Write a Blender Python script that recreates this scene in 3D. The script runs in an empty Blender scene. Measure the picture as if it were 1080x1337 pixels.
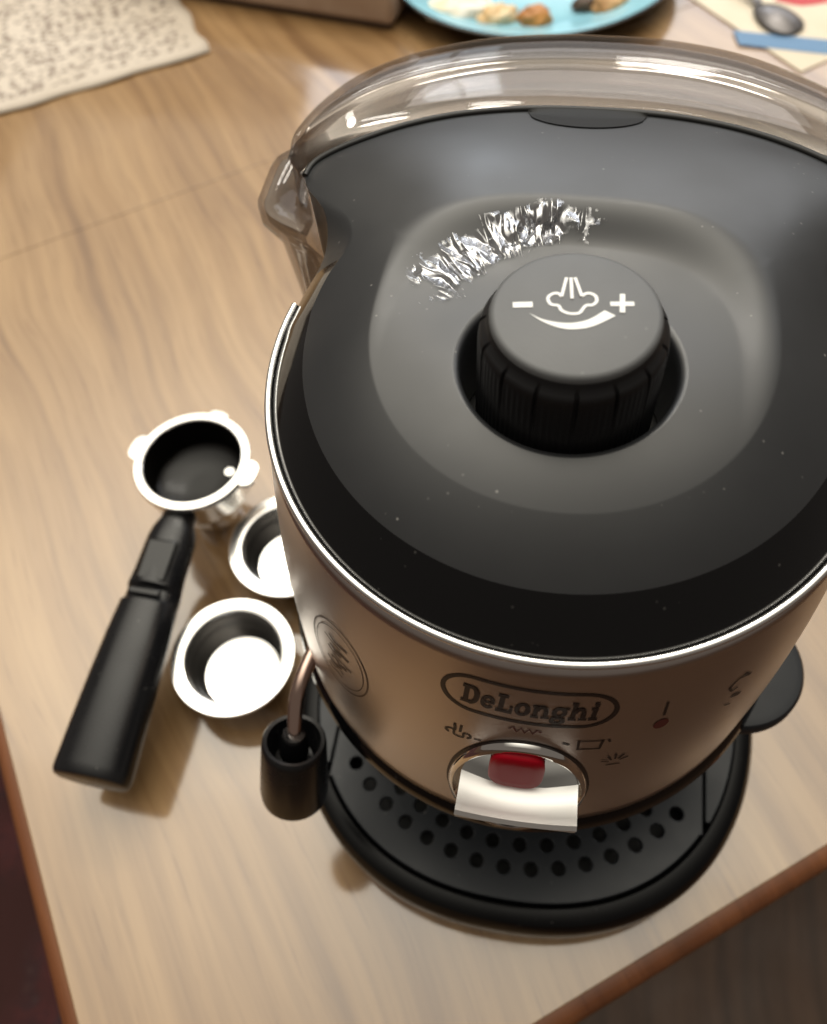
import bpy, bmesh, math, random
from math import sin, cos, pi, radians, sqrt, atan2
from mathutils import Vector, Matrix, noise

random.seed(7)
S = bpy.context.scene
COL = S.collection
MM = 0.001

# ------------------------------------------------------------------ camera
cd = bpy.data.cameras.new("camera")
cam = bpy.data.objects.new("camera", cd)
COL.objects.link(cam)
R_ = Vector((0.9835362712913533, 0.16979108645280455, -0.06186590349681945))
U_ = Vector((-0.11363661842430393, 0.8472953197311669, 0.5188230527981085))
F_ = Vector((-0.1405102202951468, 0.5032510587399057, -0.8526401643540922))
m = Matrix((R_, U_, -F_)).transposed().to_4x4()
m.translation = Vector((-0.0034905512690217994, -0.13296397265448842, 0.42))
cam.matrix_world = m
cd.sensor_fit = 'HORIZONTAL'
cd.sensor_width = 36.0
cd.lens = 36.0 * 1120 / 1080
cd.clip_start = 0.01
cd.clip_end = 60
cd.dof.use_dof = True
cd.dof.focus_distance = 0.225
cd.dof.aperture_fstop = 14.0
S.camera = cam

# ------------------------------------------------------------------ world (dim warm room), lamps
w = bpy.data.worlds.new("World")
S.world = w
w.use_nodes = True
bg = w.node_tree.nodes['Background']
bg.inputs[0].default_value = (0.60, 0.52, 0.45, 1)
bg.inputs[1].default_value = 0.24


def area(name, loc, target, size, radiance, color, size_y=None, shape='RECTANGLE', spread=180):
    l = bpy.data.lights.new(name, 'AREA')
    l.shape = shape
    l.size = size
    l.size_y = size_y or size
    a = l.size * l.size_y * (pi / 4 if shape in ('DISK', 'ELLIPSE') else 1)
    l.energy = radiance * pi * a
    l.color = color
    l.spread = radians(spread)
    o = bpy.data.objects.new(name, l)
    COL.objects.link(o)
    o.location = loc
    d = Vector(target) - Vector(loc)
    o.rotation_euler = d.to_track_quat('-Z', 'Y').to_euler()
    return o


# bright ceiling patch round the ceiling lamp, and the windows across the room
def soft_glow(o, strength, sx, sy):
    """lamp-lit ceiling: brightest round the lamp, fading smoothly outwards"""
    l = o.data
    l.use_nodes = True
    t = l.node_tree
    em = t.nodes['Emission']
    g = t.nodes.new('ShaderNodeNewGeometry')
    sub = t.nodes.new('ShaderNodeVectorMath')
    sub.operation = 'SUBTRACT'
    sub.inputs[1].default_value = (0.5, 0.5, 0)
    t.links.new(g.outputs['Parametric'], sub.inputs[0])
    mul = t.nodes.new('ShaderNodeVectorMath')
    mul.operation = 'MULTIPLY'
    mul.inputs[1].default_value = (sx, sy, 0)
    t.links.new(sub.outputs[0], mul.inputs[0])
    dt = t.nodes.new('ShaderNodeVectorMath')
    dt.operation = 'DOT_PRODUCT'
    t.links.new(mul.outputs[0], dt.inputs[0])
    t.links.new(mul.outputs[0], dt.inputs[1])
    ng = t.nodes.new('ShaderNodeMath')
    ng.operation = 'MULTIPLY'
    ng.inputs[1].default_value = -1
    t.links.new(dt.outputs['Value'], ng.inputs[0])
    ex = t.nodes.new('ShaderNodeMath')
    ex.operation = 'EXPONENT'
    t.links.new(ng.outputs[0], ex.inputs[0])
    ml = t.nodes.new('ShaderNodeMath')
    ml.operation = 'MULTIPLY'
    ml.inputs[1].default_value = strength
    t.links.new(ex.outputs[0], ml.inputs[0])
    t.links.new(ml.outputs[0], em.inputs['Strength'])


soft_glow(area("ceiling_glow", (-0.50, 0.90, 2.4), (-0.50, 0.90, 0), 5.6, 3.9, (1.0, 0.945, 0.815), 5.6), 1.0, 3.2, 4.1)
area("ceiling_bounce", (-0.9, 2.2, 2.5), (-0.9, 2.2, 0), 4.4, 0.6, (1.0, 0.92, 0.78), 3.6)
for bx_, by_ in ((-0.58, 1.6), (-0.2, 1.72), (0.16, 1.6)):  # added point lights, out of view, placed for white glints on the film
    bl = bpy.data.lights.new('film_glint_light', 'POINT')
    bl.shadow_soft_size = 0.09
    bl.energy = 12.0
    bl.color = (1.0, 0.95, 0.86)
    bo = bpy.data.objects.new('film_glint_light', bl)
    COL.objects.link(bo)
    bo.location = (bx_, by_, 2.15)
area("window_light", (0.45, 3.3, 1.9), (0, 0.2, 0.2), 3.5, 2.5, (0.95, 0.97, 1.0), 1.5)
area("window_pane_light", (-0.66, 3.0, 1.75), (0, 0.2, 0.2), 0.16, 3.6, (0.78, 0.89, 1.0), 1.0)
area("window_pane_light", (-0.44, 3.0, 1.75), (0, 0.2, 0.2), 0.20, 3.6, (0.78, 0.89, 1.0), 1.0)

S.view_settings.view_transform = 'Standard'
S.view_settings.look = 'None'
S.view_settings.exposure = 0.0
S.view_settings.gamma = 1.0
S.cycles.max_bounces = 12
S.cycles.transparent_max_bounces = 24
S.cycles.use_denoising = True
S.cycles.sample_clamp_indirect = 6.0


# ------------------------------------------------------------------ material helpers
def mat(name, color=(0.5, 0.5, 0.5), rough=0.5, metal=0.0, spec=0.5, coat=0.0, coat_rough=0.1, **kw):
    mt = bpy.data.materials.new(name)
    mt.use_nodes = True
    b = mt.node_tree.nodes['Principled BSDF']
    b.inputs['Base Color'].default_value = (*color, 1)
    b.inputs['Roughness'].default_value = rough
    b.inputs['Metallic'].default_value = metal
    b.inputs['Specular IOR Level'].default_value = spec
    b.inputs['Coat Weight'].default_value = coat
    b.inputs['Coat Roughness'].default_value = coat_rough
    for k, v in kw.items():
        b.inputs[k].default_value = v
    return mt


class NT:
    def __init__(s, mt):
        s.t = mt.node_tree
        s.b = s.t.nodes['Principled BSDF']

    def n(s, typ, **kw):
        nd = s.t.nodes.new(typ)
        for k, v in kw.items():
            if k.startswith('i_'):
                nd.inputs[k[2:].replace('_', ' ')].default_value = v
            else:
                setattr(nd, k, v)
        return nd

    def l(s, a, b):
        s.t.links.new(a, b)

    def ramp(s, fac, stops, interp='LINEAR'):
        r = s.n('ShaderNodeValToRGB')
        r.color_ramp.interpolation = interp
        e = r.color_ramp.elements
        while len(e) < len(stops):
            e.new(0.5)
        for el, (p, c) in zip(e, stops):
            el.position = p
            el.color = c if len(c) == 4 else (*c, 1)
        s.l(fac, r.inputs[0])
        return r.outputs[0]

    def coords(s, scale=(1, 1, 1), rot=(0, 0, 0), kind='Object'):
        tc = s.n('ShaderNodeTexCoord')
        mp = s.n('ShaderNodeMapping')
        mp.inputs['Scale'].default_value = scale
        mp.inputs['Rotation'].default_value = rot
        s.l(tc.outputs[kind], mp.inputs[0])
        return mp.outputs[0]

    def noise(s, vec, scale, detail=4, rough=0.55, dist=0.0):
        nd = s.n('ShaderNodeTexNoise')
        nd.inputs['Scale'].default_value = scale
        nd.inputs['Detail'].default_value = detail
        nd.inputs['Roughness'].default_value = rough
        nd.inputs['Distortion'].default_value = dist
        s.l(vec, nd.inputs['Vector'])
        return nd.outputs['Fac']

    def mix(s, fac, a, b, mode='MIX'):
        nd = s.n('ShaderNodeMix', data_type='RGBA', blend_type=mode)
        for sock, v in ((nd.inputs[0], fac), (nd.inputs[6], a), (nd.inputs[7], b)):
            if isinstance(v, (int, float)):
                sock.default_value = v
            elif isinstance(v, tuple):
                sock.default_value = v if len(v) == 4 else (*v, 1)
            else:
                s.l(v, sock)
        return nd.outputs[2]

    def math(s, op, a, b=0.0):
        nd = s.n('ShaderNodeMath', operation=op)
        for sock, v in ((nd.inputs[0], a), (nd.inputs[1], b)):
            if isinstance(v, (int, float)):
                sock.default_value = v
            else:
                s.l(v, sock)
        return nd.outputs[0]

    def bump(s, h, strength=0.2, dist=0.001, sock='Normal'):
        nd = s.n('ShaderNodeBump')
        nd.inputs['Strength'].default_value = strength
        nd.inputs['Distance'].default_value = dist
        s.l(h, nd.inputs['Height'])
        s.l(nd.outputs[0], s.b.inputs[sock])


def with_dust(mt, amount=0.05, rmin=0.2, rmax=0.35, bump=0.0):
    """fine speckle, smudges and slight gloss variation for plastics"""
    t = NT(mt)
    v = t.coords()
    base = tuple(t.b.inputs['Base Color'].default_value)
    sm = t.noise(v, 45, 5)
    sp = t.n('ShaderNodeTexVoronoi')
    sp.inputs['Scale'].default_value = 230
    t.l(v, sp.inputs['Vector'])
    dots = t.ramp(sp.outputs['Distance'], [(0.0, (1, 1, 1)), (0.11, (0, 0, 0))])
    keep = t.ramp(t.noise(v, 60, 2), [(0.53, (0, 0, 0)), (0.63, (1, 1, 1))])
    d = t.math('MULTIPLY', dots, keep)
    t.l(t.mix(t.math('MULTIPLY', d, amount), base, (0.55, 0.53, 0.5)), t.b.inputs['Base Color'])
    mr = t.n('ShaderNodeMapRange')
    mr.inputs['To Min'].default_value = rmin
    mr.inputs['To Max'].default_value = rmax
    mr.inputs['From Min'].default_value = 0.3
    mr.inputs['From Max'].default_value = 0.7
    t.l(sm, mr.inputs['Value'])
    t.l(mr.outputs[0], t.b.inputs['Roughness'])
    if bump:
        t.bump(t.noise(v, 900, 2), bump, 0.0003)
    return mt


M_shell = with_dust(mat('satin_black_plastic', (0.022, 0.023, 0.025), 0.28, spec=0.62), 0.5, 0.32, 0.40)
M_gloss = with_dust(mat('gloss_black_plastic', (0.004, 0.004, 0.0045), 0.1, spec=0.4), 0.15, 0.05, 0.10)
M_base = with_dust(mat('base_black_plastic', (0.005, 0.005, 0.0055), 0.3, spec=0.13), 0.2, 0.16, 0.28)
M_grille = with_dust(mat('grille_grey_plastic', (0.018, 0.021, 0.026), 0.35, spec=0.36), 0.4, 0.3, 0.42)
M_knobtop = with_dust(mat('knob_cap_plastic', (0.105, 0.108, 0.112), 0.5, spec=0.5), 0.3, 0.45, 0.55, 0.12)
M_grip = mat('knob_grip_rubber', (0.009, 0.009, 0.01), 0.38, spec=0.4)
M_dark = mat('dark_cavity_plastic', (0.006, 0.006, 0.006), 0.5)
M_white = mat('white_print', (0.85, 0.85, 0.84), 0.5)
M_ink = mat('dark_print', (0.018, 0.010, 0.009), 0.4)
M_inkred = mat('red_brown_print', (0.11, 0.012, 0.012), 0.4)
M_fadedink = mat('faded_seal_print', (0.10, 0.055, 0.035), 0.4)
M_chrome = mat('chrome', (0.86, 0.85, 0.83), 0.09, 1.0)
M_rim = mat('polished_rim_metal', (0.95, 0.94, 0.92), 0.22, 1.0)
M_alu = mat('satin_aluminium', (0.93, 0.92, 0.90), 0.2, 1.0)
M_lever = mat('lever_satin_chrome', (0.84, 0.83, 0.81), 0.33, 1.0)
M_basket = mat('stainless_basket', (0.84, 0.83, 0.81), 0.16, 1.0)
M_dimwall = mat('dark_reflection_steel', (0.17, 0.165, 0.16), 0.24, 1.0)  # basket wall steel, darkened in colour to stand for dark reflections
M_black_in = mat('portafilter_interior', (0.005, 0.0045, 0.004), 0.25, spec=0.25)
M_handle = with_dust(mat('handle_black_plastic', (0.008, 0.008, 0.009), 0.3, spec=0.45), 0.4, 0.2, 0.32)
M_red = mat('red_lamp_lens', (0.40, 0.005, 0.016), 0.42, spec=0.12)
M_notch = mat('notch_shade_plastic', (0.012, 0.012, 0.012), 0.5, spec=0.16)
M_tube = mat('wand_steel', (0.62, 0.45, 0.38), 0.14, 1.0)


def steel_mat():
    mt = mat('brushed_steel', (0.62, 0.56, 0.53), 0.3, 1.0)
    t = NT(mt)
    v = t.coords((1, 1, 1), kind='UV')
    mp = t.n('ShaderNodeMapping')
    mp.inputs['Scale'].default_value = (60, 4200, 1)
    t.l(v, mp.inputs[0])
    g = t.noise(mp.outputs[0], 1.0, 4, 0.6)
    mr = t.n('ShaderNodeMapRange')
    mr.inputs['To Min'].default_value = 0.27
    mr.inputs['To Max'].default_value = 0.40
    t.l(g, mr.inputs['Value'])
    t.l(mr.outputs[0], t.b.inputs['Roughness'])
    t.bump(g, 0.012, 0.0003)
    t.b.inputs['Anisotropic'].default_value = 0.35
    return mt


M_steel = steel_mat()


def smoke_mat(name, tint, gl=1.0, milk=0.10):
    mt = bpy.data.materials.new(name)
    mt.use_nodes = True
    t = mt.node_tree
    t.nodes.clear()
    out = t.nodes.new('ShaderNodeOutputMaterial')
    tr = t.nodes.new('ShaderNodeBsdfTransparent')
    tr.inputs[0].default_value = (*tint, 1)
    g = t.nodes.new('ShaderNodeBsdfGlossy')
    g.inputs['Color'].default_value = (1, 1, 1, 1)
    g.inputs['Roughness'].default_value = 0.035
    f = t.nodes.new('ShaderNodeFresnel')
    f.inputs['IOR'].default_value = 1.55
    d = t.nodes.new('ShaderNodeBsdfDiffuse')
    d.inputs['Color'].default_value = (0.32, 0.27, 0.23, 1)
    m0 = t.nodes.new('ShaderNodeMixShader')
    m0.inputs[0].default_value = milk
    t.links.new(tr.outputs[0], m0.inputs[1])
    t.links.new(d.outputs[0], m0.inputs[2])
    mx = t.nodes.new('ShaderNodeMixShader')
    ml = t.nodes.new('ShaderNodeMath')
    ml.operation = 'MULTIPLY'
    ml.inputs[1].default_value = gl
    t.links.new(f.outputs[0], ml.inputs[0])
    t.links.new(ml.outputs[0], mx.inputs[0])
    t.links.new(m0.outputs[0], mx.inputs[1])
    t.links.new(g.outputs[0], mx.inputs[2])
    # slight moulding waviness
    tc = t.nodes.new('ShaderNodeTexCoord')
    nz = t.nodes.new('ShaderNodeTexNoise')
    nz.inputs['Scale'].default_value = 18
    bp = t.nodes.new('ShaderNodeBump')
    bp.inputs['Strength'].default_value = 0.25
    bp.inputs['Distance'].default_value = 0.002
    t.links.new(tc.outputs['Object'], nz.inputs['Vector'])
    t.links.new(nz.outputs['Fac'], bp.inputs['Height'])
    t.links.new(bp.outputs[0], g.inputs['Normal'])
    t.links.new(mx.outputs[0], out.inputs[0])
    return mt


M_smoke = smoke_mat('smoked_tank_plastic', (0.67, 0.64, 0.61), 0.27, 0.06)
def film_mat():
    mt = bpy.data.materials.new('clear_film')
    mt.use_nodes = True
    mt.node_tree.nodes.remove(mt.node_tree.nodes['Principled BSDF'])
    t = NT.__new__(NT)
    t.t = mt.node_tree
    out = mt.node_tree.nodes['Material Output']
    tc = t.n('ShaderNodeTexCoord')
    uv = tc.outputs['UV']
    sep = t.n('ShaderNodeSeparateXYZ')
    t.l(uv, sep.inputs[0])
    u, v = sep.outputs[0], sep.outputs[1]

    def tri(x, w_):
        # 0 at both ends of 0..1, rising to 1 within w_
        a = t.math('DIVIDE', t.math('MINIMUM', x, t.math('SUBTRACT', 1.0, x)), w_)
        return t.math('MINIMUM', a, 1.0)
    mp = t.n('ShaderNodeMapping')
    mp.inputs['Scale'].default_value = (9, 3, 1)
    t.l(uv, mp.inputs[0])
    brk = t.noise(mp.outputs[0], 1.0, 3, 0.6)
    edge = t.math('MULTIPLY', tri(u, 0.22), tri(v, 0.35))
    m_ = t.math('ADD', t.math('MULTIPLY', edge, 0.75), t.math('MULTIPLY', t.math('SUBTRACT', brk, 0.5), 1.7))
    mask = t.ramp(m_, [(0.26, (0, 0, 0)), (0.62, (1, 1, 1))])
    mp2 = t.n('ShaderNodeMapping')
    mp2.inputs['Scale'].default_value = (17, 2.2, 1)
    mp2.inputs['Rotation'].default_value = (0, 0, 0.25)
    t.l(uv, mp2.inputs[0])
    cr = t.noise(mp2.outputs[0], 1.0, 1.2, 0.5, 0.5)
    bp = t.n('ShaderNodeBump')
    bp.inputs['Strength'].default_value = 1.0
    bp.inputs['Distance'].default_value = 0.0075
    t.l(cr, bp.inputs['Height'])
    g = t.n('ShaderNodeBsdfGlossy')
    g.inputs['Roughness'].default_value = 0.07
    g.inputs['Color'].default_value = (0.95, 0.96, 1.0, 1)
    t.l(bp.outputs[0], g.inputs['Normal'])
    tr = t.n('ShaderNodeBsdfTransparent')
    mx = t.n('ShaderNodeMixShader')
    t.l(t.math('MULTIPLY', mask, 0.5), mx.inputs[0])
    t.l(tr.outputs[0], mx.inputs[1])
    t.l(g.outputs[0], mx.inputs[2])
    t.l(mx.outputs[0], out.inputs[0])
    return mt


M_film = film_mat()


def wood_mat(name, light, mid, dark, coat=1.0, coat_rough=0.06, seed=0.0, contrast=1.0, coat_ior=1.9):
    """grain runs along the object's local Y"""
    mt = mat(name, mid, 0.45, spec=0.3, coat=coat, coat_rough=coat_rough)
    t = NT(mt)
    t.b.inputs['Coat IOR'].default_value = coat_ior
    tc = t.n('ShaderNodeTexCoord')
    mp = t.n('ShaderNodeMapping')
    mp.inputs['Location'].default_value = (seed, seed * 0.7, 0)
    t.l(tc.outputs['Object'], mp.inputs[0])
    v = mp.outputs[0]
    # slow warp of the grain
    wn = t.n('ShaderNodeTexNoise')
    wn.inputs['Scale'].default_value = 2.6
    wn.inputs['Detail'].default_value = 2
    t.l(v, wn.inputs['Vector'])
    wv = t.n('ShaderNodeVectorMath', operation='MULTIPLY_ADD')
    t.l(wn.outputs['Color'], wv.inputs[0])
    wv.inputs[1].default_value = (0.085, 0.06, 0)
    t.l(v, wv.inputs[2])
    m1 = t.n('ShaderNodeMapping')
    m1.inputs['Scale'].default_value = (13, 1.5, 1)
    t.l(wv.outputs[0], m1.inputs[0])
    cath = t.n('ShaderNodeTexWave', wave_type='BANDS', bands_direction='X', wave_profile='SIN')
    cath.inputs['Scale'].default_value = 0.8
    cath.inputs['Distortion'].default_value = 5.0
    cath.inputs['Detail'].default_value = 3
    cath.inputs['Detail Scale'].default_value = 0.9
    t.l(m1.outputs[0], cath.inputs['Vector'])
    m2 = t.n('ShaderNodeMapping')
    m2.inputs['Scale'].default_value = (150, 5, 1)
    t.l(wv.outputs[0], m2.inputs[0])
    fib = t.noise(m2.outputs[0], 1.0, 5, 0.65)
    m3 = t.n('ShaderNodeMapping')
    m3.inputs['Scale'].default_value = (420, 16, 1)
    t.l(wv.outputs[0], m3.inputs[0])
    pore = t.noise(m3.outputs[0], 1.0, 3, 0.6)
    m4 = t.n('ShaderNodeMapping')
    m4.inputs['Scale'].default_value = (30, 2.2, 1)
    t.l(wv.outputs[0], m4.inputs[0])
    streak = t.noise(m4.outputs[0], 1.0, 4, 0.6, 0.6)
    blotch = t.noise(v, 5, 3)
    c = t.ramp(streak, [(0.32, light), (0.52, mid), (0.72, dark)])
    c2 = t.ramp(cath.outputs['Fac'], [(0.0, dark), (0.3, mid), (1.0, light)])
    c = t.mix(0.20 * contrast, c, c2)
    fr = t.ramp(fib, [(0.36, (0.74, 0.70, 0.66)), (0.56, (1, 1, 1))])
    c = t.mix(0.75 * contrast, c, fr, 'MULTIPLY')
    pr = t.ramp(pore, [(0.31, (0.55, 0.45, 0.38)), (0.40, (1, 1, 1))])
    c = t.mix(0.55 * contrast, c, pr, 'MULTIPLY')
    br = t.ramp(blotch, [(0.3, (0.88, 0.84, 0.80)), (0.7, (1.06, 1.04, 1.0))])
    c = t.mix(0.8, c, br, 'MULTIPLY')
    t.l(c, t.b.inputs['Base Color'])
    sm = t.noise(v, 14, 5, 0.6)
    mr = t.n('ShaderNodeMapRange')
    mr.inputs['From Min'].default_value = 0.35
    mr.inputs['From Max'].default_value = 0.7
    mr.inputs['To Min'].default_value = coat_rough
    mr.inputs['To Max'].default_value = coat_rough * 2.2
    t.l(sm, mr.inputs['Value'])
    t.l(mr.outputs[0], t.b.inputs['Coat Roughness'])
    t.bump(t.math('ADD', t.math('MULTIPLY', fib, 0.6), t.noise(v, 30, 2)), 0.05, 0.0008, 'Coat Normal')
    return mt


M_wood = wood_mat('oak_veneer', (0.41, 0.262, 0.125), (0.35, 0.212, 0.093), (0.205, 0.108, 0.041), contrast=1.1)
M_edge = wood_mat('stained_edge_wood', (0.26, 0.10, 0.035), (0.19, 0.065, 0.022), (0.10, 0.034, 0.012), coat=0.6, coat_rough=0.2, seed=3.1, coat_ior=1.5)


# ------------------------------------------------------------------ mesh helpers
def link(name, me, material=None, parent=None, smooth=True, loc=None):
    o = bpy.data.objects.new(name, me)
    COL.objects.link(o)
    if material:
        me.materials.append(material)
    if parent:
        o.parent = parent
    if smooth:
        for p in me.polygons:
            p.use_smooth = True
    if loc:
        o.location = loc
    return o


def mesh(name, verts, faces):
    me = bpy.data.meshes.new(name)
    me.from_pydata([tuple(v) for v in verts], [], faces)
    me.update()
    return me


def fix(me):
    bm = bmesh.new()
    bm.from_mesh(me)
    bmesh.ops.remove_doubles(bm, verts=bm.verts, dist=1e-7)
    bmesh.ops.recalc_face_normals(bm, faces=bm.faces)
    bm.to_mesh(me)
    bm.free()
    return me


def sharp(o, ang=35):
    me = o.data
    bm = bmesh.new()
    bm.from_mesh(me)
    for e in bm.edges:
        if len(e.link_faces) == 2 and e.calc_face_angle() > radians(ang):
            e.smooth = False
    bm.to_mesh(me)
    bm.free()
    return o


def thing(name, label, cat, loc=(0, 0, 0), rz=0, group=None):
    o = bpy.data.objects.new(name, None)
    COL.objects.link(o)
    o.location = loc
    o.rotation_euler = (0, 0, rz)
    o.empty_display_size = 0.02
    tag(o, label, cat, group)
    return o


def tag(o, label=None, cat=None, group=None, kind=None):
    if label:
        o['label'] = label
    if cat:
        o['category'] = cat
    if group:
        o['group'] = group
    if kind:
        o['kind'] = kind
    return o


def lathe(name, prof, material, parent, n=72, cap0=False, cap1=False, loc=None, rad=None):
    """prof: list of (r, z) in metres; rad(i_profile, angle, r) -> r"""
    vs, fs = [], []
    for i, (r, z) in enumerate(prof):
        for k in range(n):
            a = 2 * pi * k / n
            rr = rad(i, a, r) if rad else r
            vs.append((rr * cos(a), rr * sin(a), z))
    for i in range(len(prof) - 1):
        for k in range(n):
            k2 = (k + 1) % n
            fs.append((i * n + k, i * n + k2, (i + 1) * n + k2, (i + 1) * n + k))
    if cap0:
        fs.append(tuple(range(n))[::-1])
    if cap1:
        fs.append(tuple((len(prof) - 1) * n + k for k in range(n)))
    me = fix(mesh(name, vs, fs))
    return sharp(link(name, me, material, parent, loc=loc), 40)


def loft(name, rings, material, parent, cap0=True, cap1=True, ang=38, closed=True):
    n = len(rings[0])
    vs = [v for r in rings for v in r]
    fs = []
    for i in range(len(rings) - 1):
        for k in range(n if closed else n - 1):
            k2 = (k + 1) % n
            fs.append((i * n + k, i * n + k2, (i + 1) * n + k2, (i + 1) * n + k))
    if cap0:
        fs.append(tuple(range(n))[::-1])
    if cap1:
        fs.append(tuple((len(rings) - 1) * n + k for k in range(n)))
    me = fix(mesh(name, vs, fs))
    return sharp(link(name, me, material, parent), ang)


def tube(name, pts, r, material, parent, n=12, closed=False, radii=None):
    pts = [Vector(p) for p in pts]
    N = len(pts)
    vs, fs = [], []
    up = Vector((0, 0, 1))
    for i, p in enumerate(pts):
        a = pts[(i - 1) % N] if (closed or i > 0) else pts[i]
        b = pts[(i + 1) % N] if (closed or i < N - 1) else pts[i]
        t = (b - a).normalized()
        ref = up if abs(t.dot(up)) < 0.95 else Vector((1, 0, 0))
        s = t.cross(ref).normalized()
        q = s.cross(t).normalized()
        rr = radii[i] if radii else r
        for k in range(n):
            an = 2 * pi * k / n
            vs.append(p + (s * cos(an) + q * sin(an)) * rr)
    for i in range(N if closed else N - 1):
        j = (i + 1) % N
        for k in range(n):
            k2 = (k + 1) % n
            fs.append((i * n + k, i * n + k2, j * n + k2, j * n + k))
    if not closed:
        fs.append(tuple(range(n))[::-1])
        fs.append(tuple((N - 1) * n + k for k in range(n)))
    return sharp(link(name, fix(mesh(name, vs, fs)), material, parent), 60)


def rbox(name, x0, y0, z0, x1, y1, z1, material, parent, bev=0.002, seg=3, mtx=None):
    bm = bmesh.new()
    bmesh.ops.create_cube(bm, size=1)
    for v in bm.verts:
        v.co = Vector(((x0 + x1) / 2 + v.co.x * (x1 - x0), (y0 + y1) / 2 + v.co.y * (y1 - y0), (z0 + z1) / 2 + v.co.z * (z1 - z0)))
    if bev:
        bmesh.ops.bevel(bm, geom=bm.edges[:], offset=bev, segments=seg, profile=0.5, affect='EDGES')
    if mtx:
        bm.transform(mtx)
    me = bpy.data.meshes.new(name)
    bm.faces.index_update()
    big = sorted((f.calc_area() for f in bm.faces), reverse=True)[min(5, len(bm.faces) - 1)]
    flat_ids = [f.index for f in bm.faces if f.calc_area() >= big * 0.999]
    bm.to_mesh(me)
    bm.free()
    o = sharp(link(name, me, material, parent), 50)
    for k in flat_ids:
        me.polygons[k].use_smooth = False
    return o


def superellipse(a, b, n, cx=0, cy=0, N=128):
    out = []
    for k in range(N):
        t = 2 * pi * k / N
        c, s = cos(t), sin(t)
        out.append((cx + a * math.copysign(abs(c) ** (2 / n), c), cy + b * math.copysign(abs(s) ** (2 / n), s)))
    return out


def filled(name, loops, depth, material, parent, z=0.0, bevel=0.0, mapf=None):
    """2-D outlines with holes -> plate (via a filled curve)"""
    cu = bpy.data.curves.new(name, 'CURVE')
    cu.dimensions = '2D'
    cu.fill_mode = 'BOTH'
    cu.extrude = depth / 2
    cu.bevel_depth = bevel
    cu.bevel_resolution = 1
    for lp in loops:
        sp = cu.splines.new('POLY')
        sp.points.add(len(lp) - 1)
        for p, (x, y) in zip(sp.points, lp):
            p.co = (x, y, 0, 1)
        sp.use_cyclic_u = True
    tmp = bpy.data.objects.new(name + '_tmp', cu)
    COL.objects.link(tmp)
    dg = bpy.context.evaluated_depsgraph_get()
    me = bpy.data.meshes.new_from_object(tmp.evaluated_get(dg))
    bpy.data.objects.remove(tmp)
    bpy.data.curves.remove(cu)
    me.name = name
    me.materials.clear()
    for v in me.vertices:
        v.co.z += z
        if mapf:
            v.co = mapf(v.co)
    me.update()
    return sharp(link(name, me, material, parent), 40)


def catmull(pts, per=8, closed=False):
    out = []
    N = len(pts)
    for i in range(N if closed else N - 1):
        g = lambda j: Vector(pts[j % N] if closed else pts[max(0, min(N - 1, j))])
        p0, p1, p2, p3 = g(i - 1), g(i), g(i + 1), g(i + 2)
        for k in range(per):
            t = k / per
            out.append(0.5 * ((2 * p1) + (-p0 + p2) * t + (2 * p0 - 5 * p1 + 4 * p2 - p3) * t * t + (-p0 + 3 * p1 - 3 * p2 + p3) * t ** 3))
    if not closed:
        out.append(Vector(pts[-1]))
    return out


def sstep(a, b, x):
    t = max(0.0, min(1.0, (x - a) / (b - a)))
    return t * t * (3 - 2 * t)


# ------------------------------------------------------------------ floor, rug, table
ANG = radians(36.7)
E1 = Vector((cos(ANG), sin(ANG), 0))
E2 = Vector((-sin(ANG), cos(ANG), 0))
CORNER = Vector((-0.1195, -0.2287, 0)) - (E1 + E2) * 0.009

M_floor = wood_mat('dark_floor_wood', (0.14, 0.078, 0.044), (0.105, 0.058, 0.034), (0.065, 0.036, 0.021), coat=0.3, coat_rough=0.3, seed=1.3, coat_ior=1.45)
FZ = -0.76
me = mesh('floor', [(-4, -4, FZ), (4, -4, FZ), (4, 4, FZ), (-4, 4, FZ)], [(0, 1, 2, 3)])
fl = tag(link('floor', me, M_floor, smooth=False), kind='structure')


def rug_mat():
    mt = mat('rug_pile', (0.06, 0.02, 0.02), 0.95, spec=0.1)
    t = NT(mt)
    v = t.coords()
    vo = t.n('ShaderNodeTexVoronoi')
    vo.inputs['Scale'].default_value = 9
    t.l(v, vo.inputs['Vector'])
    n1 = t.noise(v, 16, 5, 0.7)
    c = t.ramp(n1, [(0.34, (0.04, 0.03, 0.036)), (0.48, (0.12, 0.042, 0.042)), (0.58, (0.055, 0.042, 0.05)), (0.68, (0.34, 0.22, 0.2))])
    c = t.mix(t.ramp(vo.outputs['Distance'], [(0.2, (0, 0, 0)), (0.6, (1, 1, 1))]), c, (0.07, 0.032, 0.03))
    t.l(c, t.b.inputs['Base Color'])
    t.bump(t.noise(v, 300, 3), 0.7, 0.006)
    return mt


rug = rbox('rug', -0.85, -0.9, 0, 0.85, 1.1, 0.012, rug_mat(), None, 0.005, 2)
rug.location = (-1.24, -0.04, FZ + 0.001)
rug.rotation_euler = (0, 0, ANG)
tag(rug, 'dark red and brown patterned rug on the floor left of the table', 'rug')

table = thing('dining_table', 'tan glossy wooden dining table with dark stained edge under the coffee machine', 'table', CORNER, ANG)
TW, TL, TT = 1.45, 1.35, 0.028      # along local X, along local Y, thickness
SEAM = 0.597
rbox('table_leaf', 0.0085, 0.0085, -TT, TW, SEAM - 0.0002, 0, M_wood, table, 0.0005, 2)
leaf2 = rbox('table_leaf', 0.0085, SEAM + 0.0002, -TT, TW, TL, 0, M_wood, table, 0.0005, 2)


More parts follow.
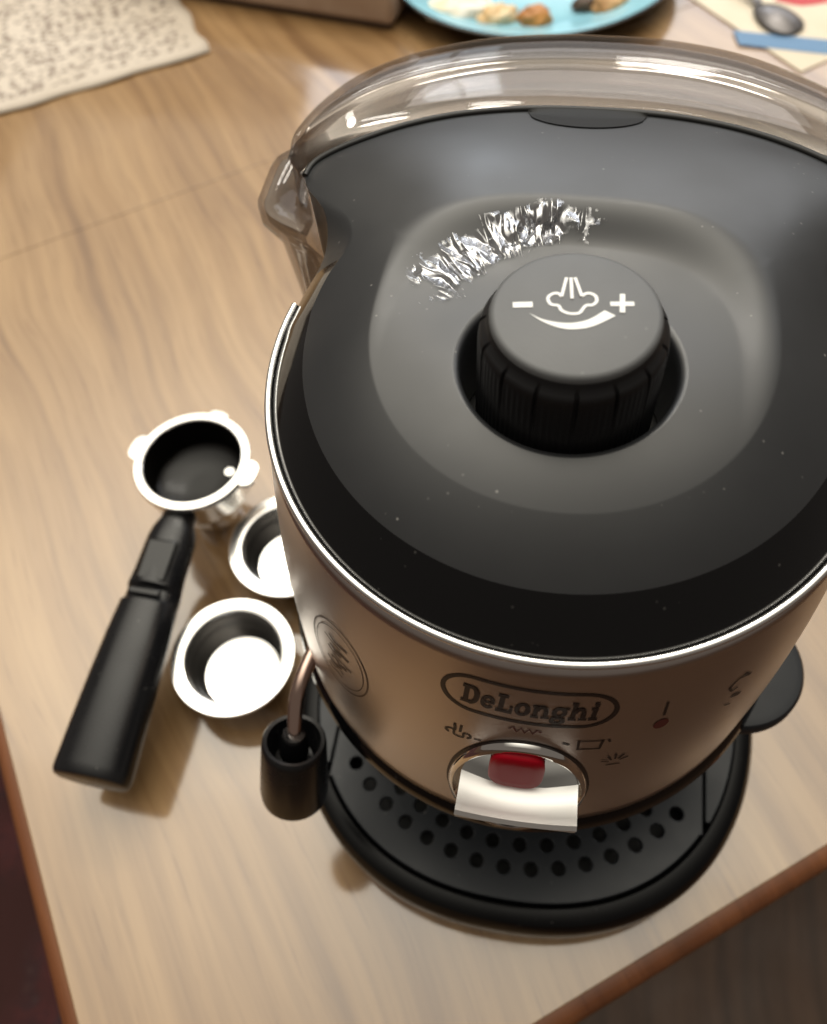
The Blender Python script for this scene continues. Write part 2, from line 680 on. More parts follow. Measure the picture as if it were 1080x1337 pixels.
def edge_strip(along_x):
    # rounded lipping with a bead below the top arris
    prof = [(0.0085, 0.0), (0.005, -0.0004), (0.002, -0.002), (0.0003, -0.006), (0.0, -0.012), (0.001, -0.016), (0.004, -0.0185),
            (0.0015, -0.021), (0.0005, -0.025), (0.001, -0.032), (0.004, -0.037), (0.0085, -0.038)]
    L = TW if along_x else TL
    rings = []
    for s in [i / 40 for i in range(41)]:
        t = 0.0 + s * L
        ring = []
        for (o, z) in prof:
            # mitre at the corner
            tt = max(t, o)
            ring.append((tt, o, z) if along_x else (o, tt, z))
        rings.append(ring)
    o = loft('edge_strip', rings, M_edge, table, True, True, 50)
    return o


edge_strip(True)
edge_strip(False)
rbox('apron', 0.07, 0.07, -0.12, TW - 0.05, 0.09, -TT - 0.001, M_edge, table, 0.001, 1)
rbox('apron', 0.07, 0.092, -0.12, 0.09, TL - 0.05, -TT - 0.001, M_edge, table, 0.001, 1)
for lx, ly in ((0.093, 0.093), (TW - 0.16, 0.093), (0.093, TL - 0.16), (TW - 0.16, TL - 0.16)):
    rbox('leg', lx, ly, FZ + 0.001, lx + 0.065, ly + 0.065, -TT - 0.001, M_edge, table, 0.006, 2)

# ================================================================== coffee machine
cm = thing('coffee_machine', 'black and steel espresso coffee machine with big steam knob on top, on the wooden table', 'coffee machine')

CY = 23 * MM
RIMZ, BOTZ = 0.240, 0.126


def pan(t, z, off=0.0):
    """point on the steel front: t = angle from the front (radians), z = height"""
    s = (RIMZ - z) / (RIMZ - BOTZ)
    a = (81 + 7.5 * s + 2.0 * sin(pi * max(0, min(1, s)))) * MM
    b = (85 + 9.5 * s + 2.0 * sin(pi * max(0, min(1, s)))) * MM
    cx = -2.5 * s * MM
    nx, ny = sin(t) / a, -cos(t) / b
    l = sqrt(nx * nx + ny * ny)
    return Vector((cx + a * sin(t) + off * nx / l, CY - b * cos(t) + off * ny / l, z))


# --- base
base_out = superellipse(105 * MM, 105 * MM, 2.25, 0, 10 * MM, 160)


def scaled(o, f, cx=0, cy=10 * MM):
    return [(cx + (x - cx) * f, cy + (y - cy) * f) for x, y in o]


def extend(o):
    # the rear of the foot reaches back under the tank
    return [(x, y if y < 30 * MM else 30 * MM + (y - 30 * MM) * 1.35) for x, y in o]


prof = [(0.965, 0.0005), (0.985, 0.003), (0.992, 0.009), (0.984, 0.0105), (0.986, 0.0120), (1.0, 0.015), (1.0, 0.022), (0.993, 0.0275), (0.975, 0.031), (0.945, 0.0325), (0.915, 0.0325), (0.905, 0.0312), (0.90, 0.026), (0.89, 0.014)]
loft('base', [[(x, y, z) for x, y in extend(scaled(base_out, f))] for f, z in prof], M_base, cm, True, True, 28)

# --- drip tray: shallow cup and perforated grille
tray_pts = []
for x, y in scaled(base_out, 0.893):
    if y < 18 * MM:
        tray_pts.append((x, y))
tray_pts = [p for p in tray_pts if abs(p[0]) < 80.5 * MM]
tray_pts.sort(key=lambda p: p[0])
yl = tray_pts[0][1]
front = tray_pts
outline = [(-80.5 * MM, 20 * MM)] + [(-80.5 * MM, front[0][1])] + front + [(80.5 * MM, front[-1][1])] + [(80.5 * MM, 20 * MM)]
tray = thing('drip_tray', '', '')
tray.parent = cm
holes = []
for row, rr in enumerate((91.5, 82, 72.5, 63, 53.5, 44)):
    step = 11.4 / rr
    n0 = int(radians(104) / step)
    for k in range(n0 + 1):
        a = -pi / 2 + (k - n0 / 2) * step
        x, y = rr * MM * cos(a), 20 * MM + rr * MM * sin(a)
        if abs(x) > 75 * MM:
            continue
        holes.append([(x + 3.4 * MM * cos(2 * pi * j / 16), y + 3.4 * MM * sin(2 * pi * j / 16)) for j in range(16)][::-1])
cup_o = [(x * 0.985, y * 0.985) for x, y in outline]
filled('tray_floor', [cup_o], 0.001, M_dark, tray, 0.0165)
gr = filled('grille', [outline] + holes, 0.003, M_grille, tray, 0.0325, 0.0004)
for sx in (-1, 1):      # satin panels of the foot beside the tray
    pts = []
    for x, y in scaled(base_out, 0.90):
        if x * sx > 82.5 * MM and y < 60 * MM:
            pts.append((x, y))
    cxs = sum(p[0] for p in pts) / len(pts)
    pts = sorted(pts, key=lambda p: p[1])
    poly = [(sx * 82.5 * MM, pts[0][1])] + pts + [(sx * 82.5 * MM, pts[-1][1])]
    filled('side_panel', [poly], 0.003, M_grille, cm, 0.0325, 0.0004)

# --- column behind the tray, brew head
col = [[(x, y, z) for x, y in superellipse(f * 72 * MM, f2 * 45 * MM, 3.2, 0, 62 * MM, 64)] for f, f2, z in ((1.1, 1.05, 0.03), (1.02, 1.0, 0.045), (1.0, 1.0, 0.10), (1.04, 1.02, 0.205))]
loft('column', col, M_base, cm)
lathe('brew_head', [(0.0, 0.098), (0.030, 0.098), (0.033, 0.101), (0.034, 0.118), (0.036, 0.13)], M_dark, cm, 48, loc=(0, -0.012, 0))

# --- steel front
TA = radians(100)
NT_, NZ = 96, 18
vs, fs, uv = [], [], []
for j in range(NZ + 1):
    z = RIMZ + (BOTZ - RIMZ) * j / NZ
    for i in range(NT_ + 1):
        t = -TA + 2 * TA * i / NT_
        vs.append(pan(t, z))
        uv.append((t * 0.088, z))
for j in range(NZ):
    for i in range(NT_):
        a = j * (NT_ + 1) + i
        fs.append((a, a + NT_ + 1, a + NT_ + 2, a + 1))
me = mesh('steel_front', vs, fs)
ul = me.uv_layers.new(name='UVMap')
for lp in me.loops:
    ul.data[lp.index].uv = uv[lp.vertex_index]
front_o = link('steel_front', me, M_steel, cm)
sol = front_o.modifiers.new('thick', 'SOLIDIFY')
sol.thickness = 0.0012
sol.offset = -1
tag(front_o, 'brushed steel front panel')
tube('chrome_rim', [pan(-TA + 2 * TA * i / 140, RIMZ + 0.0006, -0.0004) for i in range(141)], 0.0010, M_rim, cm, 10)
# black lip and underside of the head
lip = []
for off, z in ((-0.0016, BOTZ + 0.004), (0.0012, BOTZ - 0.0004), (0.0026, BOTZ - 0.0035), (0.0016, BOTZ - 0.007), (-0.003, BOTZ - 0.009)):
    lip.append([pan(-TA + 2 * TA * i / 96, BOTZ, off) + Vector((0, 0, z - BOTZ)) for i in range(97)])
loft('lower_lip', lip, M_gloss, cm, False, True, 50)

# --- top shell (one moulding: glossy shoulder, satin dome, dish round the knob)
pts = []
for i in range(0, 41):
    t = -radians(95) + radians(190) * i / 40
    p = pan(t, RIMZ, -0.0006)
    pts.append((p.x, p.y))
right = [(77.0, 40), (71.5, 50), (73.0, 60), (80, 70), (83.5, 77), (82, 82), (77, 85.5), (67, 90), (56, 95), (40, 100.5), (20, 104.2)]
pts = pts + [(x * MM, y * MM) for x, y in right] + [(0, 105.2 * MM)] + [(-x * MM, y * MM) for x, y in right[::-1]]
dense = catmull(pts, 10, True)
KC = Vector((0, 3.5 * MM))
RH = 25.3 * MM
NA = 480
ang_r = []
poly = [(atan2(p.y - KC.y, p.x - KC.x), (Vector(p) - KC).length) for p in dense]
poly.sort()


def outR(a):
    import bisect
    i = bisect.bisect(poly, (a, 0))
    a0, r0 = poly[i - 1] if i > 0 else (poly[-1][0] - 2 * pi, poly[-1][1])
    a1, r1 = poly[i] if i < len(poly) else (poly[0][0] + 2 * pi, poly[0][1])
    return r0 + (r1 - r0) * ((a - a0) / (a1 - a0) if a1 > a0 else 0)


BAND = 11.5 * MM


def dome_z(x, y):
    """smooth dome: elliptical shoulder at the front, gently crowned towards the back"""
    X, Y = x / MM, y / MM
    if Y < 23:
        e = sqrt((X / 69.5) ** 2 + ((Y - 23) / 73.5) ** 2)
    else:
        e = abs(X) / 69.5
    A = 0.0205 - 0.0135 * sstep(15, 90, Y)
    return 0.2720 - A * e ** 2.8 - 1.65e-6 * max(0.0, Y - 23) ** 2


def shell_z(x, y, q=0, rear=0):
    z = dome_z(x, y)
    dx, dy = abs(x + 3.0 * MM) / (56.5 * MM), abs(y - 2.5 * MM) / (54.5 * MM)
    d = (dx ** 2.9 + dy ** 2.9) ** (1 / 2.9)
    zd = 0.2625 + 0.045 * y + 0.0015 * (min(1, d)) ** 4
    k = sstep(1.0, 0.74, d) * (0.22 + 0.78 * sstep(-34 * MM, 40 * MM, y))
    z2 = z * (1 - k) + min(z, zd) * k
    return z2


NQ = 110
rings_q = [i / NQ for i in range(NQ + 1)]
vs, fs = [], []
ringsN = []
info = []
for a_i in range(NA):
    a = -pi + 2 * pi * a_i / NA
    R = outR(a)
    ca, sa = cos(a), sin(a)
    oy = KC.y + R * sa
    rear = sstep(24 * MM, 66 * MM, oy)
    rear2 = sstep(-25 * MM, 85 * MM, oy)
    info.append((a, R, ca, sa, oy, rear, rear2))
rows = []
lipr = 1.4 * MM
for drop, rr in ((0.026, 0.0), (0.004, 0.0), (0.0012, 0.12), (0.0004, 0.45)):     # rolled edge of the hole
    row = []
    for a, R, ca, sa, oy, rear, rear2 in info:
        r = RH + rr * lipr
        x, y = KC.x + r * ca, KC.y + r * sa
        row.append((x, y, shell_z(x, y, r / (R - BAND), rear2) - drop))
    rows.append(row)
for q in rings_q[1:]:
    row = []
    for a, R, ca, sa, oy, rear, rear2 in info:
        rin = RH + lipr
        r = rin + (R - BAND - rin) * q
        x, y = KC.x + r * ca, KC.y + r * sa
        row.append((x, y, shell_z(x, y, r / (R - BAND), rear2)))
    rows.append(row)
for k in range(1, 9):
    s = k / 8
    row = []
    for a, R, ca, sa, oy, rear, rear2 in info:
        r = R - BAND + BAND * s
        x, y = KC.x + r * ca, KC.y + r * sa
        z0 = shell_z(KC.x + (R - BAND) * ca, KC.y + (R - BAND) * sa, 1.0, rear2)
        zf = z0 + (RIMZ - 0.0008 - z0) * (0.80 * s + 0.20 * s * s)
        zr = dome_z(x, y)
        row.append((x, y, zf * (1 - rear) + zr * rear))
    rows.append(row)
for dz, sc in ((0.004, 0.999), (0.030, 0.985), (0.05, 0.97)):
    row = []
    for (a, R, ca, sa, oy, rear, rear2), last in zip(info, rows[len(rings_q) + 3 + 8 - 1]):
        rr = R * sc - 0.001
        row.append((KC.x + rr * ca, KC.y + rr * sa, last[2] - dz))
    rows.append(row)
vs = [v for r in rows for v in r]
NC = 4 + NQ          # rows before the shoulder
for j in range(len(rows) - 1):
    for k in range(NA):
        k2 = (k + 1) % NA
        fs.append((j * NA + k, j * NA + k2, (j + 1) * NA + k2, (j + 1) * NA + k))
me = mesh('top_shell', vs, fs)
fixn = bmesh.new()
fixn.from_mesh(me)
bmesh.ops.recalc_face_normals(fixn, faces=fixn.faces)
fixn.to_mesh(me)
fixn.free()
shell = link('top_shell', me, M_shell, cm)
me.materials.append(M_gloss)
for p in me.polygons:
    j = p.index // NA
    k = p.index % NA
    if j >= NC - 1 and info[k][5] < 0.5:
        p.material_index = 1
# crisp crease where dome meets shoulder
bm = bmesh.new()
bm.from_mesh(me)
bm.edges.ensure_lookup_table()
for e in bm.edges:
    r0, r1 = (v.index // NA for v in e.verts)
    if r0 == r1 and r0 in (NC - 1, NC + 7):
        if max(info[v.index % NA][5] for v in e.verts) < 0.6 or r0 == NC + 7:
            e.smooth = False
bm.to_mesh(me)
bm.free()
tag(shell, 'satin black domed top with a dished hollow around the knob')
lathe('knob_well', [(0.0, 0.2375), (0.0262, 0.2375), (0.0266, 0.2385)], M_dark, cm, 64, loc=(KC.x, KC.y, 0))
# finger notch at the back edge: thin patch, scoop's shade put into its colour
nv = []
arc = []
for i in range(25):
    s = -1 + 2 * i / 24
    x = -2 * MM + s * 17.5 * MM
    yb = 104.6 * MM - 2.2 * MM * (x / (30 * MM)) ** 2
    arc.append((x, yb, 11.5 * MM * sqrt(max(0, 1 - s * s))))
ring0, ring1, ring2 = [], [], []
vs, fs = [], []
for x, yb, dep in arc:
    for q in (0, 0.25, 0.5, 0.75, 1.0):
        yy = yb - dep * q
        aa = atan2(yy - KC.y, x - KC.x)
        R = outR(aa)
        r = sqrt((x - KC.x) ** 2 + (yy - KC.y) ** 2)
        z = dome_z(x, yy)
        vs.append((x, yy, z + 0.00035 + (0.0008 if q == 0 else 0)))
for i in range(24):
    for q in range(4):
        fs.append((i * 5 + q, i * 5 + q + 1, (i + 1) * 5 + q + 1, (i + 1) * 5 + q))
link('finger_notch', fix(mesh('finger_notch', vs, fs)), M_notch, cm)

# --- steam knob
knob = thing('steam_knob', '', '')
knob.parent = cm
tag(knob, 'round black ribbed steam knob with white steam symbol')
ZT = 0.2853


def grip_r(i, a, r):
    f = (a * 15 / (2 * pi)) % 1.0
    notch = sstep(0.055, 0.03, abs(f - 0.5))
    fine = 0.00009 * cos(a * 90)
    return r - (0.0008 * notch if 3 <= i <= 6 else 0) - (fine if i >= 6 else 0)


lathe('grip', [(0.0183, ZT - 0.0016), (0.0187, ZT - 0.0026), (0.0190, ZT - 0.0036), (0.0199, ZT - 0.0042), (0.0204, ZT - 0.0050), (0.0206, ZT - 0.0064),
               (0.0207, ZT - 0.0080), (0.0209, ZT - 0.018), (0.0211, ZT - 0.030), (0.0211, ZT - 0.046)], M_grip, knob, 720, rad=grip_r)
lathe('cap', [(0.0, ZT), (0.0170, ZT), (0.0178, ZT - 0.0002), (0.0183, ZT - 0.0008), (0.0184, ZT - 0.0025)], M_knobtop, knob, 96)


def ribbon(name, pts, wd, material, parent, z, mapf=None, closed=False, dz=0.00012):
    """flat stroke of printed ink of width wd along pts (mm)"""
    P = [Vector((p[0], p[1])) for p in pts]
    N = len(P)
    vs, fs = [], []
    for i, p in enumerate(P):
        a = P[i - 1] if (i > 0 or closed) else p
        b = P[(i + 1) % N] if (i < N - 1 or closed) else p
        t = (b - a).normalized()
        nrm = Vector((-t.y, t.x))
        hw = (wd[i] if isinstance(wd, list) else wd) / 2
        for s in (-1, 1):
            q = p + nrm * hw * s
            vs.append((q.x, q.y))
    for i in range(N if closed else N - 1):
        j = (i + 1) % N
        fs.append((2 * i, 2 * j, 2 * j + 1, 2 * i + 1))
    if mapf:
        V = [mapf(x, y, dz) for x, y in vs]
    else:
        V = [(x * MM, y * MM, z + dz) for x, y in vs]
    return link(name, fix(mesh(name, V, fs)), material, parent, smooth=False)


sym = ribbon('minus_mark', [(-13.4, 0.35), (-9.2, 0.95)], 1.6, M_white, knob, ZT)
ribbon('plus_mark', [(6.95, 2.9), (11.95, 3.45)], 1.25, M_white, knob, ZT)
ribbon('plus_mark', [(9.35, 6.0), (9.6, 0.6)], 1.15, M_white, knob, ZT, dz=0.0002)
top = catmull([(-9.7, -1.6), (-6.6, -3.1), (-3.0, -3.6), (-0.1, -3.3), (3.0, -1.9), (5.9, 0.9)], 6)
bot = catmull([(-9.7, -1.6), (-7.0, -3.55), (-3.5, -5.0), (0.0, -5.2), (3.9, -3.85), (8.3, -0.4)], 6)
vs = []
for a_, b_ in zip(top, bot):
    vs += [(a_.x * MM, a_.y * MM, ZT + 0.00012), (b_.x * MM, b_.y * MM, ZT + 0.00012)]
fs = [(2 * i, 2 * i + 1, 2 * i + 3, 2 * i + 2) for i in range(len(top) - 1)]
link('tapered_arc', fix(mesh('tapered_arc', vs, fs)), M_white, knob, smooth=False)
cl = catmull([(-3.35, 3.9), (-4.0, 4.7), (-5.0, 4.7), (-6.0, 3.8), (-6.1, 2.6), (-5.3, 1.4), (-3.8, 1.2), (-3.1, 0.0), (-1.8, -0.7), (-0.5, -0.8), (0.8, -0.3), (1.9, 1.8), (3.3, 2.2), (4.1, 3.4), (3.8, 4.8), (2.7, 5.5), (1.6, 5.3), (0.9, 4.4)], 5)
ribbon('cloud_outline', cl, 0.75, M_white, knob, ZT)
for dzs, (p, q) in enumerate((((-2.75, 9.7), (-3.35, 3.9)), ((-1.8, 9.7), (-1.1, 3.5)), ((-0.95, 9.8), (0.9, 4.4)))):
    ribbon('steam_line', [p, q], 0.72, M_white, knob, ZT, dz=0.00018 + 0.00004 * dzs)


# --- crumpled film caught between knob and the back wall of the dish
def film():
    NU, NV = 90, 24
    vs, fs, uv = [], [], []
    for i in range(NU + 1):
        s = i / NU
        # sweep clockwise from left of the knob to behind it
        ang = radians(158 - 78 * s)
        for j in range(NV + 1):
            v = j / NV
            r0 = 27.5 + 13 * s
            r1 = 52.0
            r = (r0 + (r1 - r0) * v) * MM
            x, y = KC.x - 2 * MM + r * cos(ang), KC.y + r * sin(ang)
            z = shell_z(x, y)
            P = Vector((s * 9, v * 2.6, 0.3))
            cr = abs(noise.noise(P * 1.1)) + abs(noise.noise(P * 2.6 + Vector((5, 2, 1)))) * 0.5
            rim = max(0.0, min(1.0, s / 0.12, (1 - s) / 0.12, v / 0.2, (1 - v) / 0.2))
            vs.append((x, y, z + 0.00022 + 0.0008 * cr * rim))
            uv.append((s, v))
    for i in range(NU):
        for j in range(NV):
            a = i * (NV + 1) + j
            fs.append((a, a + 1, a + NV + 2, a + NV + 1))
    me = mesh('film_scrap', vs, fs)
    if me.polygons[0].normal.z < 0:
        me.flip_normals()
    ul_ = me.uv_layers.new(name='UVMap')
    for lp in me.loops:
        ul_.data[lp.index].uv = uv[lp.vertex_index]
    o = link('film_scrap', me, M_film)
    return tag(o, 'crumpled clear shiny film in the hollow behind the steam knob', 'film')


film()


# --- printing on the steel front; (u, v) in mm: u along the curve from centre, v = height
def pm(u, v, off):
    return pan(u / 88.0, v * MM, 0.00012 + off)


def pbox(name, x0, y0, x1, y1, material, parent, k=0, shear=0.0):
    n = max(1, int(abs(x1 - x0) / 2) + 1)
    vs, fs = [], []
    for i in range(n + 1):
        x = x0 + (x1 - x0) * i / n
        vs += [(x, y0), (x, y1)]
    for i in range(n):
        fs.append((2 * i, 2 * i + 2, 2 * i + 3, 2 * i + 1))
    return [(vs, fs)]


def parc(cx, cy, ro, ri, a0, a1, n=20):
    vs, fs = [], []
    for i in range(n + 1):
        a = radians(a0 + (a1 - a0) * i / n)
        vs += [(cx + ro[0] * cos(a), cy + ro[1] * sin(a)), (cx + ri[0] * cos(a), cy + ri[1] * sin(a))]
    for i in range(n):
        fs.append((2 * i, 2 * i + 2, 2 * i + 3, 2 * i + 1))
    return [(vs, fs)]


def B(x0, y0, x1, y1):
    return pbox('', x0, y0, x1, y1, None, None)


def letter(ch):
    """heavy slab-serif letters, cap height 1"""
    if ch == 'D':
        return 0.92, B(0.10, 0.14, 0.36, 0.86) + B(0.0, 0.0, 0.48, 0.15) + B(0, 0.85, 0.48, 1.0) + parc(0.46, 0.5, (0.43, 0.5), (0.15, 0.36), -90, 90)
    if ch == 'e':
        return 0.74, parc(0.36, 0.36, (0.36, 0.37), (0.13, 0.22), 5, 325) + B(0.2, 0.31, 0.70, 0.42)
    if ch == 'L':
        return 0.84, B(0.10, 0.14, 0.36, 0.86) + B(0, 0.85, 0.50, 1.0) + B(0, 0, 0.80, 0.15) + B(0.64, 0.15, 0.80, 0.42)
    if ch == 'o':
        return 0.78, parc(0.38, 0.36, (0.38, 0.37), (0.13, 0.22), 0, 360, 28)
    if ch == 'n':
        return 0.90, B(0.08, 0.12, 0.30, 0.60) + B(0, 0.60, 0.30, 0.72) + B(0, 0, 0.38, 0.12) + parc(0.46, 0.42, (0.32, 0.31), (0.10, 0.15), 0, 180, 14) + B(0.56, 0.12, 0.78, 0.42) + B(0.48, 0, 0.88, 0.12)
    if ch == 'g':
        return 0.80, parc(0.36, 0.42, (0.36, 0.31), (0.13, 0.15), 0, 360, 28) + B(0.58, 0.60, 0.78, 0.72) + parc(0.36, -0.06, (0.38, 0.22), (0.16, 0.09), 0, 360, 24) + B(0.05, 0.06, 0.24, 0.16)
    if ch == 'h':
        return 0.92, B(0.08, 0.12, 0.30, 0.88) + B(0, 0.88, 0.30, 1.0) + B(0, 0, 0.38, 0.12) + parc(0.46, 0.42, (0.32, 0.31), (0.10, 0.15), 0, 180, 14) + B(0.56, 0.12, 0.78, 0.42) + B(0.48, 0, 0.88, 0.12)
    if ch == 'i':
        return 0.44, B(0.10, 0.12, 0.33, 0.60) + B(0, 0.60, 0.33, 0.72) + B(0, 0, 0.43, 0.12) + B(0.10, 0.80, 0.33, 1.0)
    return 0.4, []


def put(name, pieces, material, parent, f, off0=0.0):
    V, F = [], []
    for k, (vs, fs) in enumerate(pieces):
        b0 = len(V)
        for x, y in vs:
            u, v = f(x, y)
            V.append(pm(u, v, off0 + 0.00003 * (k % 5)))
        F += [tuple(b0 + i for i in q) for q in fs]
    me = mesh(name, V, F)
    return link(name, me, material, parent, smooth=False)


logo = thing('nameplate_print', '', '')
logo.parent = cm
LZ = 219.4
word = 'DeLonghi'
tot = sum(letter(c)[0] for c in word)
HX = 35.2 / (tot + 0.03 * 7)
CAP = 9.2
x = -17.0
slope = -0.022
for c in word:
    wd_, pc = letter(c)
    x0 = x
    put('letter', pc, M_ink, logo, lambda X, Y, x0=x0: (x0 + X * HX + 0.10 * Y * CAP * 0.5, LZ - CAP / 2 - 0.2 + Y * CAP + slope * (x0 + X * HX)))
    x += (wd_ + 0.03) * HX
# rounded oblong outline round the name
hw, hh, rr = 22.3, 8.6, 8.6
out = []
for cxx, a0 in ((hw - rr, -90), (-(hw - rr), 90)):
    for i in range(19):
        a = radians(a0 + 180 * i / 18)
        out.append((cxx + rr * cos(a), rr * sin(a)))
full = []
for i in range(len(out)):
    p, q = Vector(out[i]), Vector(out[(i + 1) % len(out)])
    n = max(1, int((q - p).length / 2))
    for k in range(n):
        full.append(p.lerp(q, k / n))
ribbon('outline', [(p.x + 0.3, LZ + p.y + slope * p.x) for p in full], 1.35, M_ink, logo, 0, lambda u, v, d: pm(u, v, 0), closed=True)

icons = thing('panel_icons', '', '')
icons.parent = cm
UF = lambda u, v, d: pm(u, v, d)


def istroke(name, pts, wd, material=M_ink, dz=0.0, closed=False):
    return ribbon(name, pts, wd, material, icons, 0, UF, closed, dz)


def U(tdeg):
    return radians(tdeg) * 88


# steam cloud with dashes
c0, z0 = U(-10.9), 195.5
istroke('steam_icon', catmull([(c0 - 2.6, z0 - 2), (c0 - 3.6, z0 - 0.6), (c0 - 2.2, z0 + 0.8), (c0 - 1.2, z0 + 0.2), (c0 - 1.0, z0 - 2.4), (c0 + 1.4, z0 - 2.6), (c0 + 1.6, z0), (c0 + 3, z0 + 0.4), (c0 + 3.6, z0 - 1.2), (c0 + 2.6, z0 - 2.4)], 4), 0.7)
for k in (-0.7, 0.5):
    istroke('steam_icon', [(c0 + k * 1.6, z0 + 4.6), (c0 + k * 1.2, z0 + 0.6)], 0.8, dz=0.00005)
istroke('dash_icon', [(c0 + 4.6, z0 - 1.2), (c0 + 6.6, z0 - 1.0)], 0.6)
# heating zigzag
zx, zz = U(0.5), 206.2
istroke('heating_icon', [(zx - 4.2 + i * 1.05, zz + (1.4 if i % 2 else -1.2) * (0 if i in (0, 8) else 1)) for i in range(9)], 0.75, M_inkred)
# cup
cx_, cz_ = U(12.0), 199
istroke('cup_icon', [(cx_ - 3.2, cz_ + 3.0), (cx_ - 3.0, cz_ - 2.6), (cx_ + 2.8, cz_ - 3.0), (cx_ + 3.2, cz_ + 2.6)], 0.8)
istroke('cup_icon', [(cx_ - 3.2, cz_ + 2.6), (cx_ + 3.2, cz_ + 2.2)], 0.5, dz=0.00005)
istroke('cup_icon', [(cx_ + 4.6, cz_ + 2.6), (cx_ + 5.2, cz_ + 0.8)], 0.7)
# splash rays
rx, rz = U(17.4), 186.5
for k in range(5):
    a = radians(20 + 35 * k)
    istroke('ray_icon', [(rx + 1.6 * cos(a), rz + 2.0 * sin(a) - 1.5), (rx + 4.0 * cos(a), rz + 5.5 * sin(a) - 1.5)], 0.6, dz=0.00004 * k)
istroke('ray_icon', [(rx - 2, rz - 3.6), (rx + 2, rz - 3.9)], 0.6)
istroke('mark_icon', [(U(7.2), 200.5), (U(8.4), 199.5)], 0.9)
# indicator: stem and red dot
tx = U(23.7)
istroke('indicator_icon', [(tx - 0.3, 217.5), (tx - 0.1, 210.0)], 0.7)
put('indicator_icon', parc(tx, 205.0, (2.1, 2.7), (0.01, 0.01), 0, 360, 20), M_inkred, icons, lambda x, y: (x, y))
# on / off marks at the right
ox = U(38.0)
istroke('switch_icon', catmull([(ox + 2.2, 211.5), (ox - 0.6, 212.5), (ox - 2.6, 209.5), (ox - 1.4, 206.5), (ox + 0.4, 206.8)], 5), 0.8)
istroke('switch_icon', [(ox + 1.2, 212.8), (ox + 3.4, 211.2)], 1.3, dz=0.00006)
istroke('switch_icon', [(ox - 0.2, 202.0), (ox + 3.0, 200.2)], 1.7)
istroke('switch_icon', [(ox - 1.6, 197.8), (ox + 0.8, 196.2)], 0.6)
# faint round seal at the left
sx_, sz_ = U(-38.2), 190.5
for rr_, wd_ in ((1.0, 0.55), (0.86, 0.35)):
    istroke('seal_icon', [(sx_ + 12.5 * rr_ * cos(radians(a)) + 1.5 * sin(radians(a)), sz_ + 19.5 * rr_ * sin(radians(a))) for a in range(0, 360, 8)], wd_, M_fadedink, closed=True)
random.seed(4)
for k in range(9):
    yy = sz_ - 11 + 2.7 * k
    x0_ = sx_ - 6.5 + random.random() * 4
    istroke('seal_icon', catmull([(x0_, yy), (x0_ + 2, yy + 1.4 * random.uniform(-1, 1)), (x0_ + 4.2, yy + 1.2 * random.uniform(-1, 1)), (x0_ + 6 + 3 * random.random(), yy + random.uniform(-1, 1))], 4), random.choice((0.5, 0.8, 1.2)), M_fadedink, dz=0.00003)

# --- selector: recessed oval bezel, red lamp, chrome lever
sel = thing('selector', '', '')
sel.parent = cm
SZ = 160.0


def selp(u, v, off):
    return pm(u, v, off)


def oval_rings(spec, N=72):
    rings = []
    for hu, hv, off in spec:
        rings.append([selp(1.6 + 0.93 * hu * cos(2 * pi * k / N), SZ + hv * sin(2 * pi * k / N), off) for k in range(N)])
    return rings


loft('bezel', oval_rings([(21.6, 38.6, -0.001), (21.6, 38.6, 0.0010), (20.9, 37.6, 0.0019), (19.9, 36.2, 0.0019), (19.4, 35.4, 0.0008), (19.2, 35.0, 0.0004)]), M_chrome, sel, False, False, 60)
loft('bezel_groove', oval_rings([(22.5, 39.8, 0.0001), (21.5, 38.5, 0.0001)]), M_ink, sel, False, False)
loft('dial_face', oval_rings([(19.3, 35.2, 0.0006), (10, 18, 0.0011), (0.1, 0.1, 0.0013)]), mat('dial_dark_chrome', (0.20, 0.20, 0.20), 0.16, 1.0), sel, False, True, 60)


def lens():
    N = 40
    rings = []
    for hu, hv, off in ((7.4, 11.0, 0.0008), (7.4, 11.0, 0.0024), (6.9, 10.4, 0.0029), (4.5, 6.5, 0.0030), (0.2, 0.2, 0.0030)):
        r = []
        for k in range(N):
            a = 2 * pi * k / N
            c, s = cos(a), sin(a)
            r.append(selp(0.4 + hu * math.copysign(abs(c) ** 0.55, c), 183.4 + hv * math.copysign(abs(s) ** 0.55, s), off))
        rings.append(r)
    return loft('red_lamp', rings, M_red, sel, False, True, 50)


lens()


def lever():
    # flared bar standing out of the dial; concave top face towards the viewer
    N = 24
    rings = []
    for i in range(N + 1):
        s = -1 + 2 * i / N
        u = 2.0 + 16.7 * s
        flare = abs(s) ** 2.0
        th = 3.4 + 1.9 * flare
        d0 = 0.0005
        d1 = (11.5 + 1.2 * flare) * MM
        top0, top1 = 169.0 + 1.2 * flare, 168.6 + 1.6 * flare
        a = selp(u, top0, d0)
        b = selp(u * 0.97, top1, 0)
        nrm = (selp(u * 0.4, top1, 0.01) - selp(u * 0.4, top1, 0)).normalized()
        b = b + nrm * d1
        c = b + Vector((0, 0, -th * 1.5 * MM)) - nrm * 0.0006
        d = selp(u * 0.94, top0 - th * 3.2, d0)
        b0 = b - nrm * 0.0008 + Vector((0, 0, 0.0001))
        mid = a.lerp(b, 0.5) + Vector((0, 0, -0.0006))
        b1 = b + Vector((0, 0, -0.0007)) + nrm * 0.0004
        rings.append([a, a.lerp(mid, 0.6), mid, mid.lerp(b0, 0.6), b0, b1, c, d])
    return loft('lever', rings, M_lever, sel, True, True, 32)


tag(lever(), 'bright chrome selector lever')

# --- tamper disc under the right side of the head
tamper = lathe('tamper_disc', [(0.0, 0.123), (0.021, 0.123), (0.0235, 0.1225), (0.0245, 0.121), (0.0247, 0.117), (0.0235, 0.1155), (0.012, 0.1150), (0.0, 0.115)], M_grille, cm, 64, loc=(0.0725, -0.004, 0))

